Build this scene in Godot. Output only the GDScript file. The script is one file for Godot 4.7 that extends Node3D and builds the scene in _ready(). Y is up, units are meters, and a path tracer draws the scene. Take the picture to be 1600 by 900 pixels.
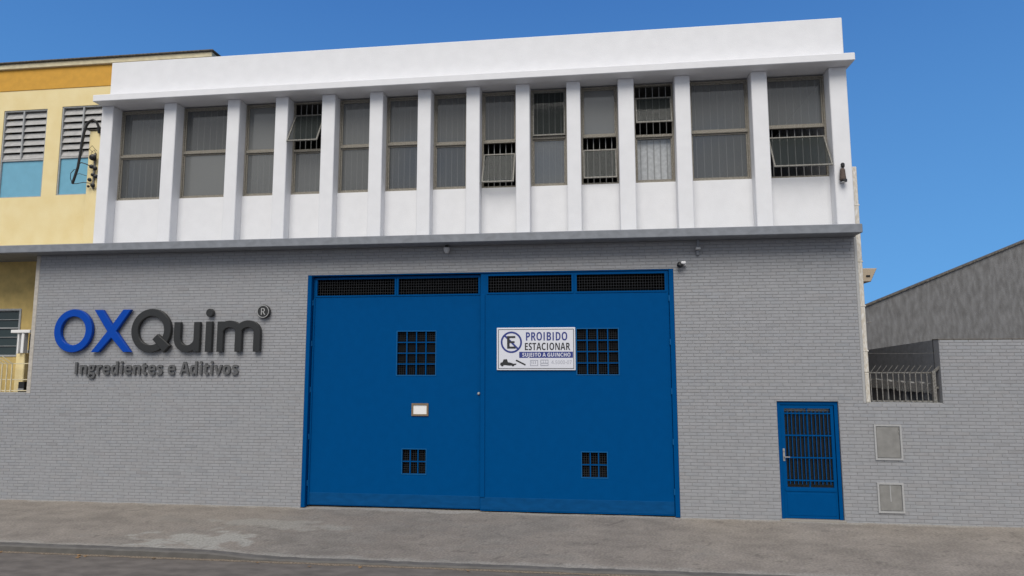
extends Node3D

# ---------------------------------------------------------------- mesh builder
class MB:
	var v := PackedVector3Array()
	var n := PackedVector3Array()
	var c := PackedColorArray()
	var u := PackedVector2Array()
	var u2 := PackedVector2Array()
	var col := Color(1, 1, 1)
	func tri(a: Vector3, b: Vector3, d: Vector3) -> void:   # counter-clockwise seen from outside
		var nn := (b - a).cross(d - a).normalized()
		for p in [a, d, b]:
			v.append(p)
			n.append(nn)
			c.append(col)
			u.append(Vector2(p.x, p.y))
			u2.append(Vector2(p.x, p.z))
	func quad(a: Vector3, b: Vector3, d: Vector3, e: Vector3) -> void:
		tri(a, b, d)
		tri(a, d, e)
	func box(x0: float, x1: float, y0: float, y1: float, z0: float, z1: float) -> void:
		quad(Vector3(x0, y0, z1), Vector3(x1, y0, z1), Vector3(x1, y1, z1), Vector3(x0, y1, z1))
		quad(Vector3(x1, y0, z0), Vector3(x0, y0, z0), Vector3(x0, y1, z0), Vector3(x1, y1, z0))
		quad(Vector3(x1, y0, z1), Vector3(x1, y0, z0), Vector3(x1, y1, z0), Vector3(x1, y1, z1))
		quad(Vector3(x0, y0, z0), Vector3(x0, y0, z1), Vector3(x0, y1, z1), Vector3(x0, y1, z0))
		quad(Vector3(x0, y1, z1), Vector3(x1, y1, z1), Vector3(x1, y1, z0), Vector3(x0, y1, z0))
		quad(Vector3(x0, y0, z0), Vector3(x1, y0, z0), Vector3(x1, y0, z1), Vector3(x0, y0, z1))
	func bev(x0: float, x1: float, y0: float, y1: float, z0: float, z1: float, b := 0.01) -> void:
		var lo := Vector3(x0, y0, z0)
		var hi := Vector3(x1, y1, z1)
		var ctr := (lo + hi) / 2
		for ax in 3:
			var a1 := (ax + 1) % 3
			var a2 := (ax + 2) % 3
			for s in [0, 1]:
				var pts := []
				for k in [[0, 0], [1, 0], [1, 1], [0, 1]]:
					var p := Vector3()
					p[ax] = hi[ax] if s else lo[ax]
					p[a1] = hi[a1] - b if k[0] else lo[a1] + b
					p[a2] = hi[a2] - b if k[1] else lo[a2] + b
					pts.append(p)
				if s == 0:
					pts.reverse()
				quad(pts[0], pts[1], pts[2], pts[3])
		for ax in 3:                                        # edge chamfers
			var a1 := (ax + 1) % 3
			var a2 := (ax + 2) % 3
			for s1 in [0, 1]:
				for s2 in [0, 1]:
					var q := []
					for k in [[0, 0], [1, 0], [1, 1], [0, 1]]:
						var p := Vector3()
						p[ax] = hi[ax] - b if k[0] else lo[ax] + b
						var e1: float = hi[a1] if s1 else lo[a1]
						var e2: float = hi[a2] if s2 else lo[a2]
						p[a1] = e1 if k[1] == 0 else (e1 - b if s1 else e1 + b)
						p[a2] = e2 if k[1] == 1 else (e2 - b if s2 else e2 + b)
						q.append(p)
					face_out(q, ctr)
		for s in 8:
			var cn := Vector3(hi.x if s & 1 else lo.x, hi.y if s & 2 else lo.y, hi.z if s & 4 else lo.z)
			var d := Vector3(-b if s & 1 else b, -b if s & 2 else b, -b if s & 4 else b)
			face_out([cn + Vector3(0, d.y, d.z), cn + Vector3(d.x, 0, d.z), cn + Vector3(d.x, d.y, 0)], ctr)
	func face_out(q: Array, ctr: Vector3) -> void:
		var nn: Vector3 = (q[1] - q[0]).cross(q[2] - q[0])
		if nn.dot(q[0] - ctr) < 0:
			q.reverse()
		if q.size() == 3:
			tri(q[0], q[1], q[2])
		else:
			quad(q[0], q[1], q[2], q[3])
	func beam(a: Vector3, b: Vector3, w: float, h: float) -> void:    # square bar between two points
		var d := (b - a).normalized()
		var s := d.cross(Vector3(0, 0, 1))
		if s.length() < 0.01:
			s = Vector3(1, 0, 0)
		s = s.normalized() * w / 2
		var t := d.cross(s.normalized()).normalized() * h / 2
		var ctr := (a + b) / 2
		var p := []
		for e in [a, b]:
			for k in [[-1, -1], [1, -1], [1, 1], [-1, 1]]:
				p.append(e + s * k[0] + t * k[1])
		for f in [[0, 1, 2, 3], [4, 5, 6, 7], [0, 1, 5, 4], [1, 2, 6, 5], [2, 3, 7, 6], [3, 0, 4, 7]]:
			face_out([p[f[0]], p[f[1]], p[f[2]], p[f[3]]], ctr)
	func tube(path: Array, r: float, sides := 8) -> void:
		var rings := []
		for i in path.size():
			var d: Vector3 = (path[mini(i + 1, path.size() - 1)] - path[maxi(i - 1, 0)]).normalized()
			var s := d.cross(Vector3(0.13, 0.21, 0.97)).normalized()
			var t := s.cross(d)
			var ring := []
			for k in sides:
				var a := TAU * k / sides
				ring.append(path[i] + (s * cos(a) + t * sin(a)) * r)
			rings.append(ring)
		for i in path.size() - 1:
			for k in sides:
				var k2 := (k + 1) % sides
				face_out([rings[i][k], rings[i][k2], rings[i + 1][k2], rings[i + 1][k]], (path[i] + path[i + 1]) / 2)
		for e in [0, path.size() - 1]:
			var other: Vector3 = path[1] if e == 0 else path[e - 1]
			for k in sides:
				face_out([path[e], rings[e][k], rings[e][(k + 1) % sides]], other)
	func lathe(prof: Array, at: Vector3, axis := Vector3.UP, sides := 16) -> void:  # prof: [radius, height]
		var s := axis.cross(Vector3(0.3, 0.2, 0.9)).normalized()
		var t := axis.cross(s).normalized()
		var mid := at + axis * (float(prof[0][1]) + float(prof[-1][1])) / 2
		for i in prof.size() - 1:
			for k in sides:
				var a := TAU * k / sides
				var b := TAU * (k + 1) / sides
				var da := s * cos(a) + t * sin(a)
				var db := s * cos(b) + t * sin(b)
				var p0: Vector3 = at + axis * prof[i][1] + da * prof[i][0]
				var p1: Vector3 = at + axis * prof[i][1] + db * prof[i][0]
				var p2: Vector3 = at + axis * prof[i + 1][1] + db * prof[i + 1][0]
				var p3: Vector3 = at + axis * prof[i + 1][1] + da * prof[i + 1][0]
				if prof[i][0] < 0.0005:
					face_out([p0, p2, p3], mid)
				elif prof[i + 1][0] < 0.0005:
					face_out([p0, p1, p2], mid)
				else:
					face_out([p0, p1, p2, p3], mid)
	func panel(x0: float, x1: float, y0: float, y1: float, z0: float, z1: float, holes: Array) -> void:
		# a plate with rectangular openings; holes are [x0, x1, y0, y1]
		var xs := [x0, x1]
		var ys := [y0, y1]
		for h in holes:
			for k in 2:
				if h[k] > x0 and h[k] < x1 and not xs.has(h[k]):
					xs.append(h[k])
				if h[k + 2] > y0 and h[k + 2] < y1 and not ys.has(h[k + 2]):
					ys.append(h[k + 2])
		xs.sort()
		ys.sort()
		var solid := func(i: int, j: int) -> bool:
			if i < 0 or j < 0 or i >= xs.size() - 1 or j >= ys.size() - 1:
				return false
			var mx: float = (xs[i] + xs[i + 1]) / 2
			var my: float = (ys[j] + ys[j + 1]) / 2
			for h in holes:
				if mx > h[0] and mx < h[1] and my > h[2] and my < h[3]:
					return false
			return true
		for i in xs.size() - 1:
			for j in ys.size() - 1:
				if not solid.call(i, j):
					continue
				var a: float = xs[i]
				var b: float = xs[i + 1]
				var d: float = ys[j]
				var e: float = ys[j + 1]
				quad(Vector3(a, d, z1), Vector3(b, d, z1), Vector3(b, e, z1), Vector3(a, e, z1))
				quad(Vector3(b, d, z0), Vector3(a, d, z0), Vector3(a, e, z0), Vector3(b, e, z0))
				if not solid.call(i - 1, j):
					quad(Vector3(a, d, z0), Vector3(a, d, z1), Vector3(a, e, z1), Vector3(a, e, z0))
				if not solid.call(i + 1, j):
					quad(Vector3(b, d, z1), Vector3(b, d, z0), Vector3(b, e, z0), Vector3(b, e, z1))
				if not solid.call(i, j - 1):
					quad(Vector3(a, d, z0), Vector3(b, d, z0), Vector3(b, d, z1), Vector3(a, d, z1))
				if not solid.call(i, j + 1):
					quad(Vector3(a, e, z1), Vector3(b, e, z1), Vector3(b, e, z0), Vector3(a, e, z0))
	func ext(pts: PackedVector2Array, z0: float, z1: float, bv := 0.0) -> void:   # outline, counter-clockwise
		if Geometry2D.is_polygon_clockwise(pts) == false:
			pass
		var area := 0.0
		for i in pts.size():
			var q := pts[(i + 1) % pts.size()]
			area += pts[i].x * q.y - q.x * pts[i].y
		if area < 0:
			pts.reverse()
		var m := pts.size()
		var ins := PackedVector2Array()
		for i in m:
			var d0 := (pts[i] - pts[(i + m - 1) % m]).normalized()
			var d1 := (pts[(i + 1) % m] - pts[i]).normalized()
			var n0 := Vector2(-d0.y, d0.x)
			var n1 := Vector2(-d1.y, d1.x)
			var k := n0 + n1
			k = k / maxf(0.35, k.length_squared() / 2)
			ins.append(pts[i] + k * bv)
		var idx := Geometry2D.triangulate_polygon(ins)
		for i in range(0, idx.size(), 3):
			var t := [ins[idx[i]], ins[idx[i + 1]], ins[idx[i + 2]]]
			if (t[1] - t[0]).cross(t[2] - t[0]) < 0:
				t.reverse()
			tri(Vector3(t[0].x, t[0].y, z1), Vector3(t[1].x, t[1].y, z1), Vector3(t[2].x, t[2].y, z1))
			tri(Vector3(t[2].x, t[2].y, z0), Vector3(t[1].x, t[1].y, z0), Vector3(t[0].x, t[0].y, z0))
		for i in m:
			var j := (i + 1) % m
			quad(Vector3(pts[i].x, pts[i].y, z0), Vector3(pts[j].x, pts[j].y, z0), Vector3(pts[j].x, pts[j].y, z1 - bv), Vector3(pts[i].x, pts[i].y, z1 - bv))
			if bv > 0:
				quad(Vector3(pts[i].x, pts[i].y, z1 - bv), Vector3(pts[j].x, pts[j].y, z1 - bv), Vector3(ins[j].x, ins[j].y, z1), Vector3(ins[i].x, ins[i].y, z1))
	func ring(cx: float, cy: float, rx: float, ry: float, w: float, z0: float, z1: float, bv := 0.008, sides := 56) -> void:
		var prof := [[0.0, z0], [0.0, z1 - bv], [bv, z1], [w - bv, z1], [w, z1 - bv], [w, z0]]
		for k in sides:
			var a := TAU * k / sides
			var b := TAU * (k + 1) / sides
			for i in prof.size() - 1:
				var P := []
				for q in [[a, i], [b, i], [b, i + 1], [a, i + 1]]:
					var o: float = prof[q[1]][0]
					P.append(Vector3(cx + (rx - o) * cos(q[0]), cy + (ry - o) * sin(q[0]), prof[q[1]][1]))
				quad(P[0], P[1], P[2], P[3])
	func mesh() -> ArrayMesh:
		var arr := []
		arr.resize(Mesh.ARRAY_MAX)
		arr[Mesh.ARRAY_VERTEX] = v
		arr[Mesh.ARRAY_NORMAL] = n
		arr[Mesh.ARRAY_COLOR] = c
		arr[Mesh.ARRAY_TEX_UV] = u
		arr[Mesh.ARRAY_TEX_UV2] = u2
		var am := ArrayMesh.new()
		am.add_surface_from_arrays(Mesh.PRIMITIVE_TRIANGLES, arr)
		return am

# ---------------------------------------------------------------- scene helpers
var rng := RandomNumberGenerator.new()
var M := {}
var serial := {}
const EXPOSURE := 1.79
const EYE := 2.9395
const DIST := 12.718

func numbered(called: String) -> String:
	if not serial.has(called):
		serial[called] = 0
		return called
	serial[called] += 1
	return "%s_%03d" % [called, serial[called]]

func part(called: String, mb: MB, m: Material, parent: Node, label := "") -> MeshInstance3D:
	return put(called, mb.mesh(), m, parent, label)

func put(called: String, me: Mesh, m: Material, parent: Node, label := "") -> MeshInstance3D:
	var o := MeshInstance3D.new()
	o.mesh = me
	o.material_override = m
	o.name = numbered(called) if parent == self else called
	if label:
		o.set_meta("label", label)
	parent.add_child(o, true)
	return o

func thing(called: String, label: String, category: String, at := Vector3.ZERO, group := "") -> Node3D:
	var o := Node3D.new()
	o.name = numbered(called)
	add_child(o)
	o.position = at
	tag(o, label, category, group)
	return o

func tag(o: Node, label: String, category: String, group := "") -> void:
	o.set_meta("label", label)
	o.set_meta("category", category)
	if group:
		o.set_meta("group", group)

func noise_tex(freq: float, lo: float, hi: float, oct := 4, kind := FastNoiseLite.TYPE_SIMPLEX_SMOOTH, sd := 1, tint_lo := Color(1, 1, 1), size := 512) -> NoiseTexture2D:
	var f := FastNoiseLite.new()
	f.seed = sd
	f.noise_type = kind
	f.frequency = freq
	f.fractal_octaves = oct
	var t := NoiseTexture2D.new()
	t.width = size
	t.height = size
	t.seamless = true
	t.noise = f
	var g := Gradient.new()
	g.set_color(0, Color(lo * tint_lo.r, lo * tint_lo.g, lo * tint_lo.b))
	g.set_color(1, Color(hi, hi, hi))
	t.color_ramp = g
	return t

func mat(r: float, g: float, b: float, rough := 0.7, tex: Texture2D = null, scale := Vector3.ONE, bump: Texture2D = null, bump_cm := 0.2) -> StandardMaterial3D:
	var m := StandardMaterial3D.new()
	m.albedo_color = Color(r, g, b).linear_to_srgb()
	m.roughness = rough
	m.vertex_color_use_as_albedo = true
	if tex or bump:
		m.uv1_triplanar = true
		m.uv1_world_triplanar = true
		m.uv1_scale = scale
	if tex:
		m.albedo_texture = tex
	if bump:
		m.heightmap_enabled = true
		m.heightmap_texture = bump
		m.heightmap_scale = bump_cm
	return m

func glass(r: float, g: float, b: float, a: float, spec := 0.5) -> StandardMaterial3D:
	var m := StandardMaterial3D.new()
	var c := Color(r, g, b).linear_to_srgb()
	c.a = a
	m.albedo_color = c
	m.transparency = BaseMaterial3D.TRANSPARENCY_ALPHA
	m.roughness = 0.06
	m.metallic_specular = spec
	return m

# ---------------------------------------------------------------- scene
func _ready() -> void:
	rng.seed = 11
	setup_view()
	materials()
	ground()
	warehouse()
	boundary_walls()
	yellow_building()
	neighbours()
	wall_sign()
	parking_sign()
	fixtures()
	fences()
	litter()

func setup_view() -> void:
	var cam := Camera3D.new()
	cam.name = "camera"
	cam.position = Vector3(0, EYE, DIST)
	cam.rotation_degrees = Vector3(6.2566, 6.9364, -0.109)
	cam.fov = 48.455
	cam.near = 0.1
	cam.far = 2000
	add_child(cam)
	cam.current = true
	var sun := DirectionalLight3D.new()
	sun.name = "sun"
	sun.rotation_degrees = Vector3(-50, -5, 0)
	sun.light_energy = 0.5
	sun.light_angular_distance = 40
	sun.light_color = Color(1.0, 0.98, 0.95)
	sun.shadow_enabled = true
	add_child(sun)
	var e := Environment.new()
	e.background_mode = Environment.BG_SKY
	var s := Sky.new()
	var pm := PanoramaSkyMaterial.new()
	pm.panorama = sky_picture()
	s.sky_material = pm
	e.sky = s
	e.tonemap_mode = Environment.TONE_MAPPER_LINEAR
	e.tonemap_exposure = EXPOSURE
	e.sdfgi_enabled = true
	e.ssao_enabled = true
	e.ssil_enabled = true
	var w := WorldEnvironment.new()
	w.name = "environment"
	w.environment = e
	add_child(w)

func sky_picture() -> ImageTexture:
	# clear blue over the building; broken cloud over the other side of the street, as the window panes mirror it
	var W := 1024
	var H := 512
	var im := Image.create(W, H, false, Image.FORMAT_RGBF)
	var f := FastNoiseLite.new()
	f.seed = 5
	f.frequency = 0.9
	f.fractal_octaves = 5
	var k := 1.0 / EXPOSURE
	for j in H:
		var el := (0.5 - (j + 0.5) / H) * PI
		for i in W:
			var az := ((i + 0.5) / W) * TAU
			var c := Color(0.28, 0.27, 0.26)
			if el > -0.02:
				var t := clampf(el / 0.72, 0.0, 1.0)
				t = pow(t, 0.8)
				c = Color(0.155, 0.44, 0.86).lerp(Color(0.028, 0.118, 0.415), t)
				var d := Vector3(sin(az) * cos(el), sin(el), -cos(az) * cos(el))
				var back := smoothstep(-0.15, 0.45, d.z)
				if back > 0.0:
					var q := d / (maxf(d.y, 0.0) + 0.35)
					var n := f.get_noise_3d(q.x * 1.4, q.z * 1.4, 3.0)
					var cov := smoothstep(-0.6, 0.05, n) * back
					var white := 0.68 + 0.4 * f.get_noise_3d(q.x * 3.0, q.z * 3.0, 9.0)
					c = c.lerp(Color(white, white * 0.99, white * 0.97), cov * 0.9)
			im.set_pixel(i, j, Color(c.r * k, c.g * k, c.b * k))
	return ImageTexture.create_from_image(im)

func materials() -> void:
	var fine := noise_tex(0.06, 0.9, 1.0, 5, FastNoiseLite.TYPE_SIMPLEX_SMOOTH, 2)
	var grain := noise_tex(0.2, 0.0, 1.0, 4, FastNoiseLite.TYPE_SIMPLEX_SMOOTH, 3)
	var soft := noise_tex(0.012, 0.86, 1.0, 5, FastNoiseLite.TYPE_SIMPLEX_SMOOTH, 4)
	var rough_c := noise_tex(0.02, 0.55, 1.0, 6, FastNoiseLite.TYPE_SIMPLEX_SMOOTH, 6, Color(1, 0.98, 0.94))
	var stream := noise_tex(0.03, 0.62, 1.0, 5, FastNoiseLite.TYPE_SIMPLEX_SMOOTH, 7)
	var dirt := noise_tex(0.03, 0.45, 1.0, 6, FastNoiseLite.TYPE_SIMPLEX_SMOOTH, 8, Color(1, 0.93, 0.82))
	M.white = mat(0.78, 0.78, 0.79, 0.75, noise_tex(0.01, 0.975, 1.0, 5, FastNoiseLite.TYPE_SIMPLEX_SMOOTH, 12), Vector3.ONE * 0.5, grain, 0.25)
	M.ledge = mat(0.235, 0.25, 0.275, 0.6, soft, Vector3(0.6, 0.9, 0.6), grain, 0.15)
	M.tile = mat(0.328, 0.331, 0.343, 0.5, noise_tex(0.012, 0.93, 1.0, 5, FastNoiseLite.TYPE_SIMPLEX_SMOOTH, 26), Vector3.ONE * 0.8)
	M.grout = mat(0.275, 0.275, 0.28, 0.9, fine, Vector3.ONE)
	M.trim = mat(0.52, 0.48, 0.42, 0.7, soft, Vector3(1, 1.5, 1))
	M.blue = mat(0.0, 0.066, 0.222, 0.4, noise_tex(0.015, 0.97, 1.0, 5, FastNoiseLite.TYPE_SIMPLEX_SMOOTH, 14), Vector3(0.5, 0.5, 0.5), grain, 0.04)
	M.blue.metallic_specular = 0.13
	M.blue_worn = mat(0.004, 0.076, 0.23, 0.5, noise_tex(0.02, 0.88, 1.0, 6, FastNoiseLite.TYPE_SIMPLEX_SMOOTH, 29), Vector3(0.3, 0.8, 0.3))
	M.blue_worn.metallic_specular = 0.15
	M.bluebar = mat(0.004, 0.095, 0.26, 0.5)
	M.bluebar.metallic_specular = 0.3
	M.mesh = mat(0.014, 0.016, 0.02, 0.7)
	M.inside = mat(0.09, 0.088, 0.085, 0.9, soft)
	M.dark = mat(0.02, 0.02, 0.02, 0.9)
	M.frame = mat(0.46, 0.44, 0.39, 0.7, dirt, Vector3.ONE * 2.5)
	M.sashframe = mat(0.36, 0.36, 0.34, 0.6, dirt, Vector3.ONE * 2.0)
	M.bar = mat(0.3, 0.3, 0.29, 0.6)
	M.panes = []
	for k in 4:       # some panes are dustier than others
		M.panes.append(glass(0.115 + 0.022 * k, 0.121 + 0.022 * k, 0.12 + 0.021 * k, 0.6 + 0.06 * k, 0.75))
	M.openglass = glass(0.045, 0.052, 0.05, 0.55, 0.2)
	M.clean = glass(0.05, 0.055, 0.05, 0.2, 0.5)
	M.blind = mat(0.74, 0.76, 0.77, 0.7, noise_tex(0.02, 0.85, 1.0, 4, FastNoiseLite.TYPE_SIMPLEX_SMOOTH, 22))
	M.yellow = mat(0.83, 0.7, 0.39, 0.8, noise_tex(0.01, 0.97, 1.0, 5, FastNoiseLite.TYPE_SIMPLEX_SMOOTH, 15, Color(1, 0.98, 0.93)), Vector3.ONE * 0.35, grain, 0.2)
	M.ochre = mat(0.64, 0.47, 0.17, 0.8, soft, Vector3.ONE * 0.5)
	M.cream = mat(0.72, 0.63, 0.42, 0.8, soft, Vector3(0.6, 1.4, 0.6))
	M.orange = mat(0.66, 0.345, 0.04, 0.75, noise_tex(0.012, 0.93, 1.0, 5, FastNoiseLite.TYPE_SIMPLEX_SMOOTH, 34), Vector3.ONE * 0.7, grain, 0.15)
	M.cap = mat(0.2, 0.18, 0.15, 0.9, rough_c)
	M.louver = mat(0.5, 0.49, 0.475, 0.6, noise_tex(0.02, 0.8, 1.0, 5, FastNoiseLite.TYPE_SIMPLEX_SMOOTH, 27), Vector3(0.5, 1.5, 0.5))
	M.alu = mat(0.42, 0.43, 0.43, 0.5, soft)
	M.teal = mat(0.17, 0.42, 0.56, 0.4, noise_tex(0.012, 0.95, 1.0, 5, FastNoiseLite.TYPE_SIMPLEX_SMOOTH, 35), Vector3.ONE * 0.6)
	M.black = mat(0.012, 0.012, 0.013, 0.5)
	M.letterblue = mat(0.001, 0.055, 0.36, 0.35)
	M.letterblue.metallic_specular = 0.3
	M.letterdark = mat(0.022, 0.022, 0.021, 0.4)
	M.letteredge = mat(0.1, 0.1, 0.1, 0.45)
	M.concrete = mat(0.212, 0.212, 0.214, 0.9, noise_tex(0.022, 0.76, 1.0, 6, FastNoiseLite.TYPE_SIMPLEX_SMOOTH, 17, Color(1, 0.99, 0.98)), Vector3(0.6, 0.2, 0.6), grain, 0.6)
	M.slate = mat(0.25, 0.255, 0.265, 0.75, soft, Vector3.ONE, grain, 0.3)
	M.rubble = mat(0.85, 0.83, 0.79, 0.95, noise_tex(0.05, 0.5, 1.0, 6, FastNoiseLite.TYPE_SIMPLEX_SMOOTH, 18), Vector3(0.8, 1.6, 0.8), grain, 2.0)
	M.pipe = mat(0.78, 0.77, 0.745, 0.6, noise_tex(0.03, 0.8, 1.0, 6, FastNoiseLite.TYPE_SIMPLEX_SMOOTH, 19, Color(1, 0.95, 0.86)), Vector3(1.5, 0.5, 1.5))
	M.galv = mat(0.38, 0.38, 0.37, 0.55, dirt, Vector3.ONE * 2)
	M.boxmetal = mat(0.26, 0.255, 0.24, 0.6, noise_tex(0.008, 0.88, 1.0, 4, FastNoiseLite.TYPE_SIMPLEX_SMOOTH, 28), Vector3.ONE * 1.2)
	M.boxframe = mat(0.42, 0.42, 0.415, 0.6, fine)
	M.plate = mat(0.66, 0.67, 0.72, 0.45)
	M.print_blue = mat(0.02, 0.035, 0.2, 0.5)
	M.print_black = mat(0.02, 0.02, 0.022, 0.5)
	M.print_grey = mat(0.36, 0.37, 0.42, 0.5)
	M.wood = mat(0.2, 0.14, 0.08, 0.6)
	M.paper = mat(0.78, 0.77, 0.75, 0.8)
	M.silver = mat(0.55, 0.54, 0.5, 0.35)
	M.silver.metallic = 0.7
	M.siren = mat(0.2, 0.15, 0.13, 0.8, dirt, Vector3.ONE * 5)
	M.opal = mat(0.5, 0.5, 0.5, 0.5)
	M.beige = mat(0.52, 0.42, 0.3, 0.8, fine)
	M.kerb = mat(0.145, 0.136, 0.124, 0.9, noise_tex(0.008, 0.8, 1.0, 3, FastNoiseLite.TYPE_SIMPLEX_SMOOTH, 36), Vector3.ONE * 0.6)
	M.leaf = mat(0.26, 0.15, 0.06, 0.8)
	M.road = mat(0.178, 0.157, 0.137, 0.9, noise_tex(0.012, 0.78, 1.0, 5, FastNoiseLite.TYPE_SIMPLEX_SMOOTH, 20), Vector3(0.3, 0.3, 0.6))

# ---------------------------------------------------------------- ground
func edge_height(x: float) -> float:
	return lerpf(-0.195, -0.265, smoothstep(-6.6, -4.9, x))

func walk_height(x: float, z: float) -> float:
	return lerpf(-0.05, edge_height(x), clampf(z / 2.45, 0, 1.1))

func ground() -> void:
	var g := MB.new()
	g.quad(Vector3(-500, -0.32, 500), Vector3(500, -0.32, 500), Vector3(500, -0.32, -500), Vector3(-500, -0.32, -500))
	part("ground", g, M.concrete, self).set_meta("kind", "structure")
	var r := MB.new()
	r.quad(Vector3(-150, -0.3, 11), Vector3(150, -0.3, 11), Vector3(150, -0.3, 2.6), Vector3(-150, -0.3, 2.6))
	part("road", r, M.road, self).set_meta("kind", "structure")
	# pavement
	var X0 := -18.0
	var X1 := 12.0
	var Z1 := 2.45
	var f := FastNoiseLite.new()
	f.seed = 3
	f.frequency = 0.55
	var nx := 600
	var nz := 56
	var w := MB.new()
	var pos := PackedVector3Array()
	var shade := PackedColorArray()
	for i in nx + 1:
		for j in nz + 1:
			var x: float = lerpf(X0, X1, float(i) / nx)
			var z: float = lerpf(-0.3, Z1, float(j) / nz)
			pos.append(Vector3(x, walk_height(x, maxf(z, 0)) + 0.012 * f.get_noise_2d(x * 1.5, z * 2.0), z))
			shade.append(pavement_colour(x, z))
	var up := PackedVector3Array()
	up.resize(pos.size())
	up.fill(Vector3.UP)
	var idx := PackedInt32Array()
	for i in nx:
		for j in nz:
			var p := i * (nz + 1) + j
			idx.append_array([p, p + nz + 1, p + 1, p + 1, p + nz + 1, p + nz + 2])
	var arr := []
	arr.resize(Mesh.ARRAY_MAX)
	arr[Mesh.ARRAY_VERTEX] = pos
	arr[Mesh.ARRAY_NORMAL] = up
	arr[Mesh.ARRAY_COLOR] = shade
	arr[Mesh.ARRAY_INDEX] = idx
	var am := ArrayMesh.new()
	am.add_surface_from_arrays(Mesh.PRIMITIVE_TRIANGLES, arr)
	var m := mat(1, 1, 1, 0.92, noise_tex(0.05, 0.8, 1.0, 4, FastNoiseLite.TYPE_SIMPLEX_SMOOTH, 31), Vector3(0.7, 0.7, 0.7))
	put("pavement", am, m, self).set_meta("kind", "structure")
	# cast kerb in one run; it sinks where the driveway crosses
	var k := MB.new()
	var c := 0.022
	for i in 300:
		var xa := -18.0 + i * 0.1
		var xb := xa + 0.1
		var za := 2.595 + 0.012 * f.get_noise_2d(xa * 3, 50)
		var zb := 2.595 + 0.012 * f.get_noise_2d(xb * 3, 50)
		var h0 := edge_height(xa) + 0.006 + 0.01 * f.get_noise_2d(xa * 4, 90)
		var h1 := edge_height(xb) + 0.006 + 0.01 * f.get_noise_2d(xb * 4, 90)
		k.quad(Vector3(xa, -0.36, za), Vector3(xb, -0.36, zb), Vector3(xb, h1 - c, zb), Vector3(xa, h0 - c, za))
		k.quad(Vector3(xa, h0 - c, za), Vector3(xb, h1 - c, zb), Vector3(xb, h1, zb - c), Vector3(xa, h0, za - c))
		k.quad(Vector3(xa, h0, za - c), Vector3(xb, h1, zb - c), Vector3(xb, h1, 2.44), Vector3(xa, h0, 2.44))
	part("kerb", k, M.kerb, self).set_meta("kind", "structure")
	# sand washed into the angle between kerb and road
	var sd := MB.new()
	for i in 300:
		var xa := -18.0 + i * 0.1
		var wa := 0.05 + 0.05 * f.get_noise_2d(xa * 5, 7)
		var wb := 0.05 + 0.05 * f.get_noise_2d((xa + 0.1) * 5, 7)
		sd.quad(Vector3(xa, -0.296, 2.6 + wa), Vector3(xa + 0.1, -0.296, 2.6 + wb), Vector3(xa + 0.1, -0.286, 2.58), Vector3(xa, -0.286, 2.58))
	part("sand", sd, mat(0.3, 0.24, 0.175, 0.95, noise_tex(0.05, 0.6, 1.0, 4, FastNoiseLite.TYPE_SIMPLEX_SMOOTH, 37)), self).set_meta("kind", "stuff")
	get_node("sand").set_meta("label", "strip of washed-up sand along the foot of the kerb")
	get_node("sand").set_meta("category", "sand")

var big: FastNoiseLite
var mid: FastNoiseLite
var ridge: FastNoiseLite

func pavement_colour(x: float, z: float) -> Color:      # worn asphalt with patches of spilt mortar
	if big == null:
		big = FastNoiseLite.new()
		big.seed = 40
		big.frequency = 0.45
		big.fractal_octaves = 5
		mid = FastNoiseLite.new()
		mid.seed = 41
		mid.frequency = 1.7
		mid.fractal_octaves = 4
		ridge = FastNoiseLite.new()
		ridge.seed = 42
		ridge.frequency = 0.6
		ridge.fractal_type = FastNoiseLite.FRACTAL_RIDGED
		ridge.fractal_octaves = 3
	var b := big.get_noise_2d(x, z * 1.6)
	var m := mid.get_noise_2d(x * 0.7, z * 1.4)
	var v := 0.272 * (1.0 + 0.2 * b + 0.24 * m)
	var c := Color(v * 1.1, v * 0.975, v * 0.83)
	# older, darker asphalt across the driveway
	var d := smoothstep(-0.05, 0.35, b + 0.5 * m + 0.3 - absf(x + 3.9) * 0.13)
	var dk := 0.2 * (1.0 + 0.4 * m)
	c = c.lerp(Color(dk * 1.05, dk * 0.97, dk * 0.85), d * 0.6)
	var q := Vector2((x + 6.9) / 0.95, (z - 2.0) / 0.42).length() + 1.5 * m + 0.5 * b
	c = c.lerp(Color(0.44, 0.43, 0.385), 0.75 * smoothstep(1.0, 0.75, q))
	q = Vector2((x + 5.9) / 1.4, (z - 1.0) / 0.22).length() + 1.3 * m + 0.5 * b
	c = c.lerp(Color(0.39, 0.375, 0.33), 0.6 * smoothstep(1.0, 0.6, q))
	var lip := z + 0.1 * m
	c = c.lerp(Color(0.4, 0.38, 0.34), 0.6 * smoothstep(2.28, 2.4, lip))
	# mortar smear along the foot of the wall
	var foot := z + 0.12 * m + 0.08 * b
	c = c.lerp(Color(0.43, 0.41, 0.37), 0.7 * smoothstep(0.1, 0.04, foot))
	if ridge.get_noise_2d(x, z * 1.5) > 0.84:
		c = c * 0.72
	return c * rng.randf_range(0.95, 1.05) * (1.15 if rng.randf() < 0.006 else 0.75 if rng.randf() < 0.006 else 1.0)

# ---------------------------------------------------------------- tiles
const PITCH_Y := 0.0622
const PITCH_X := 0.247
const GAP := 0.0075
var tile_meshes := []

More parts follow.
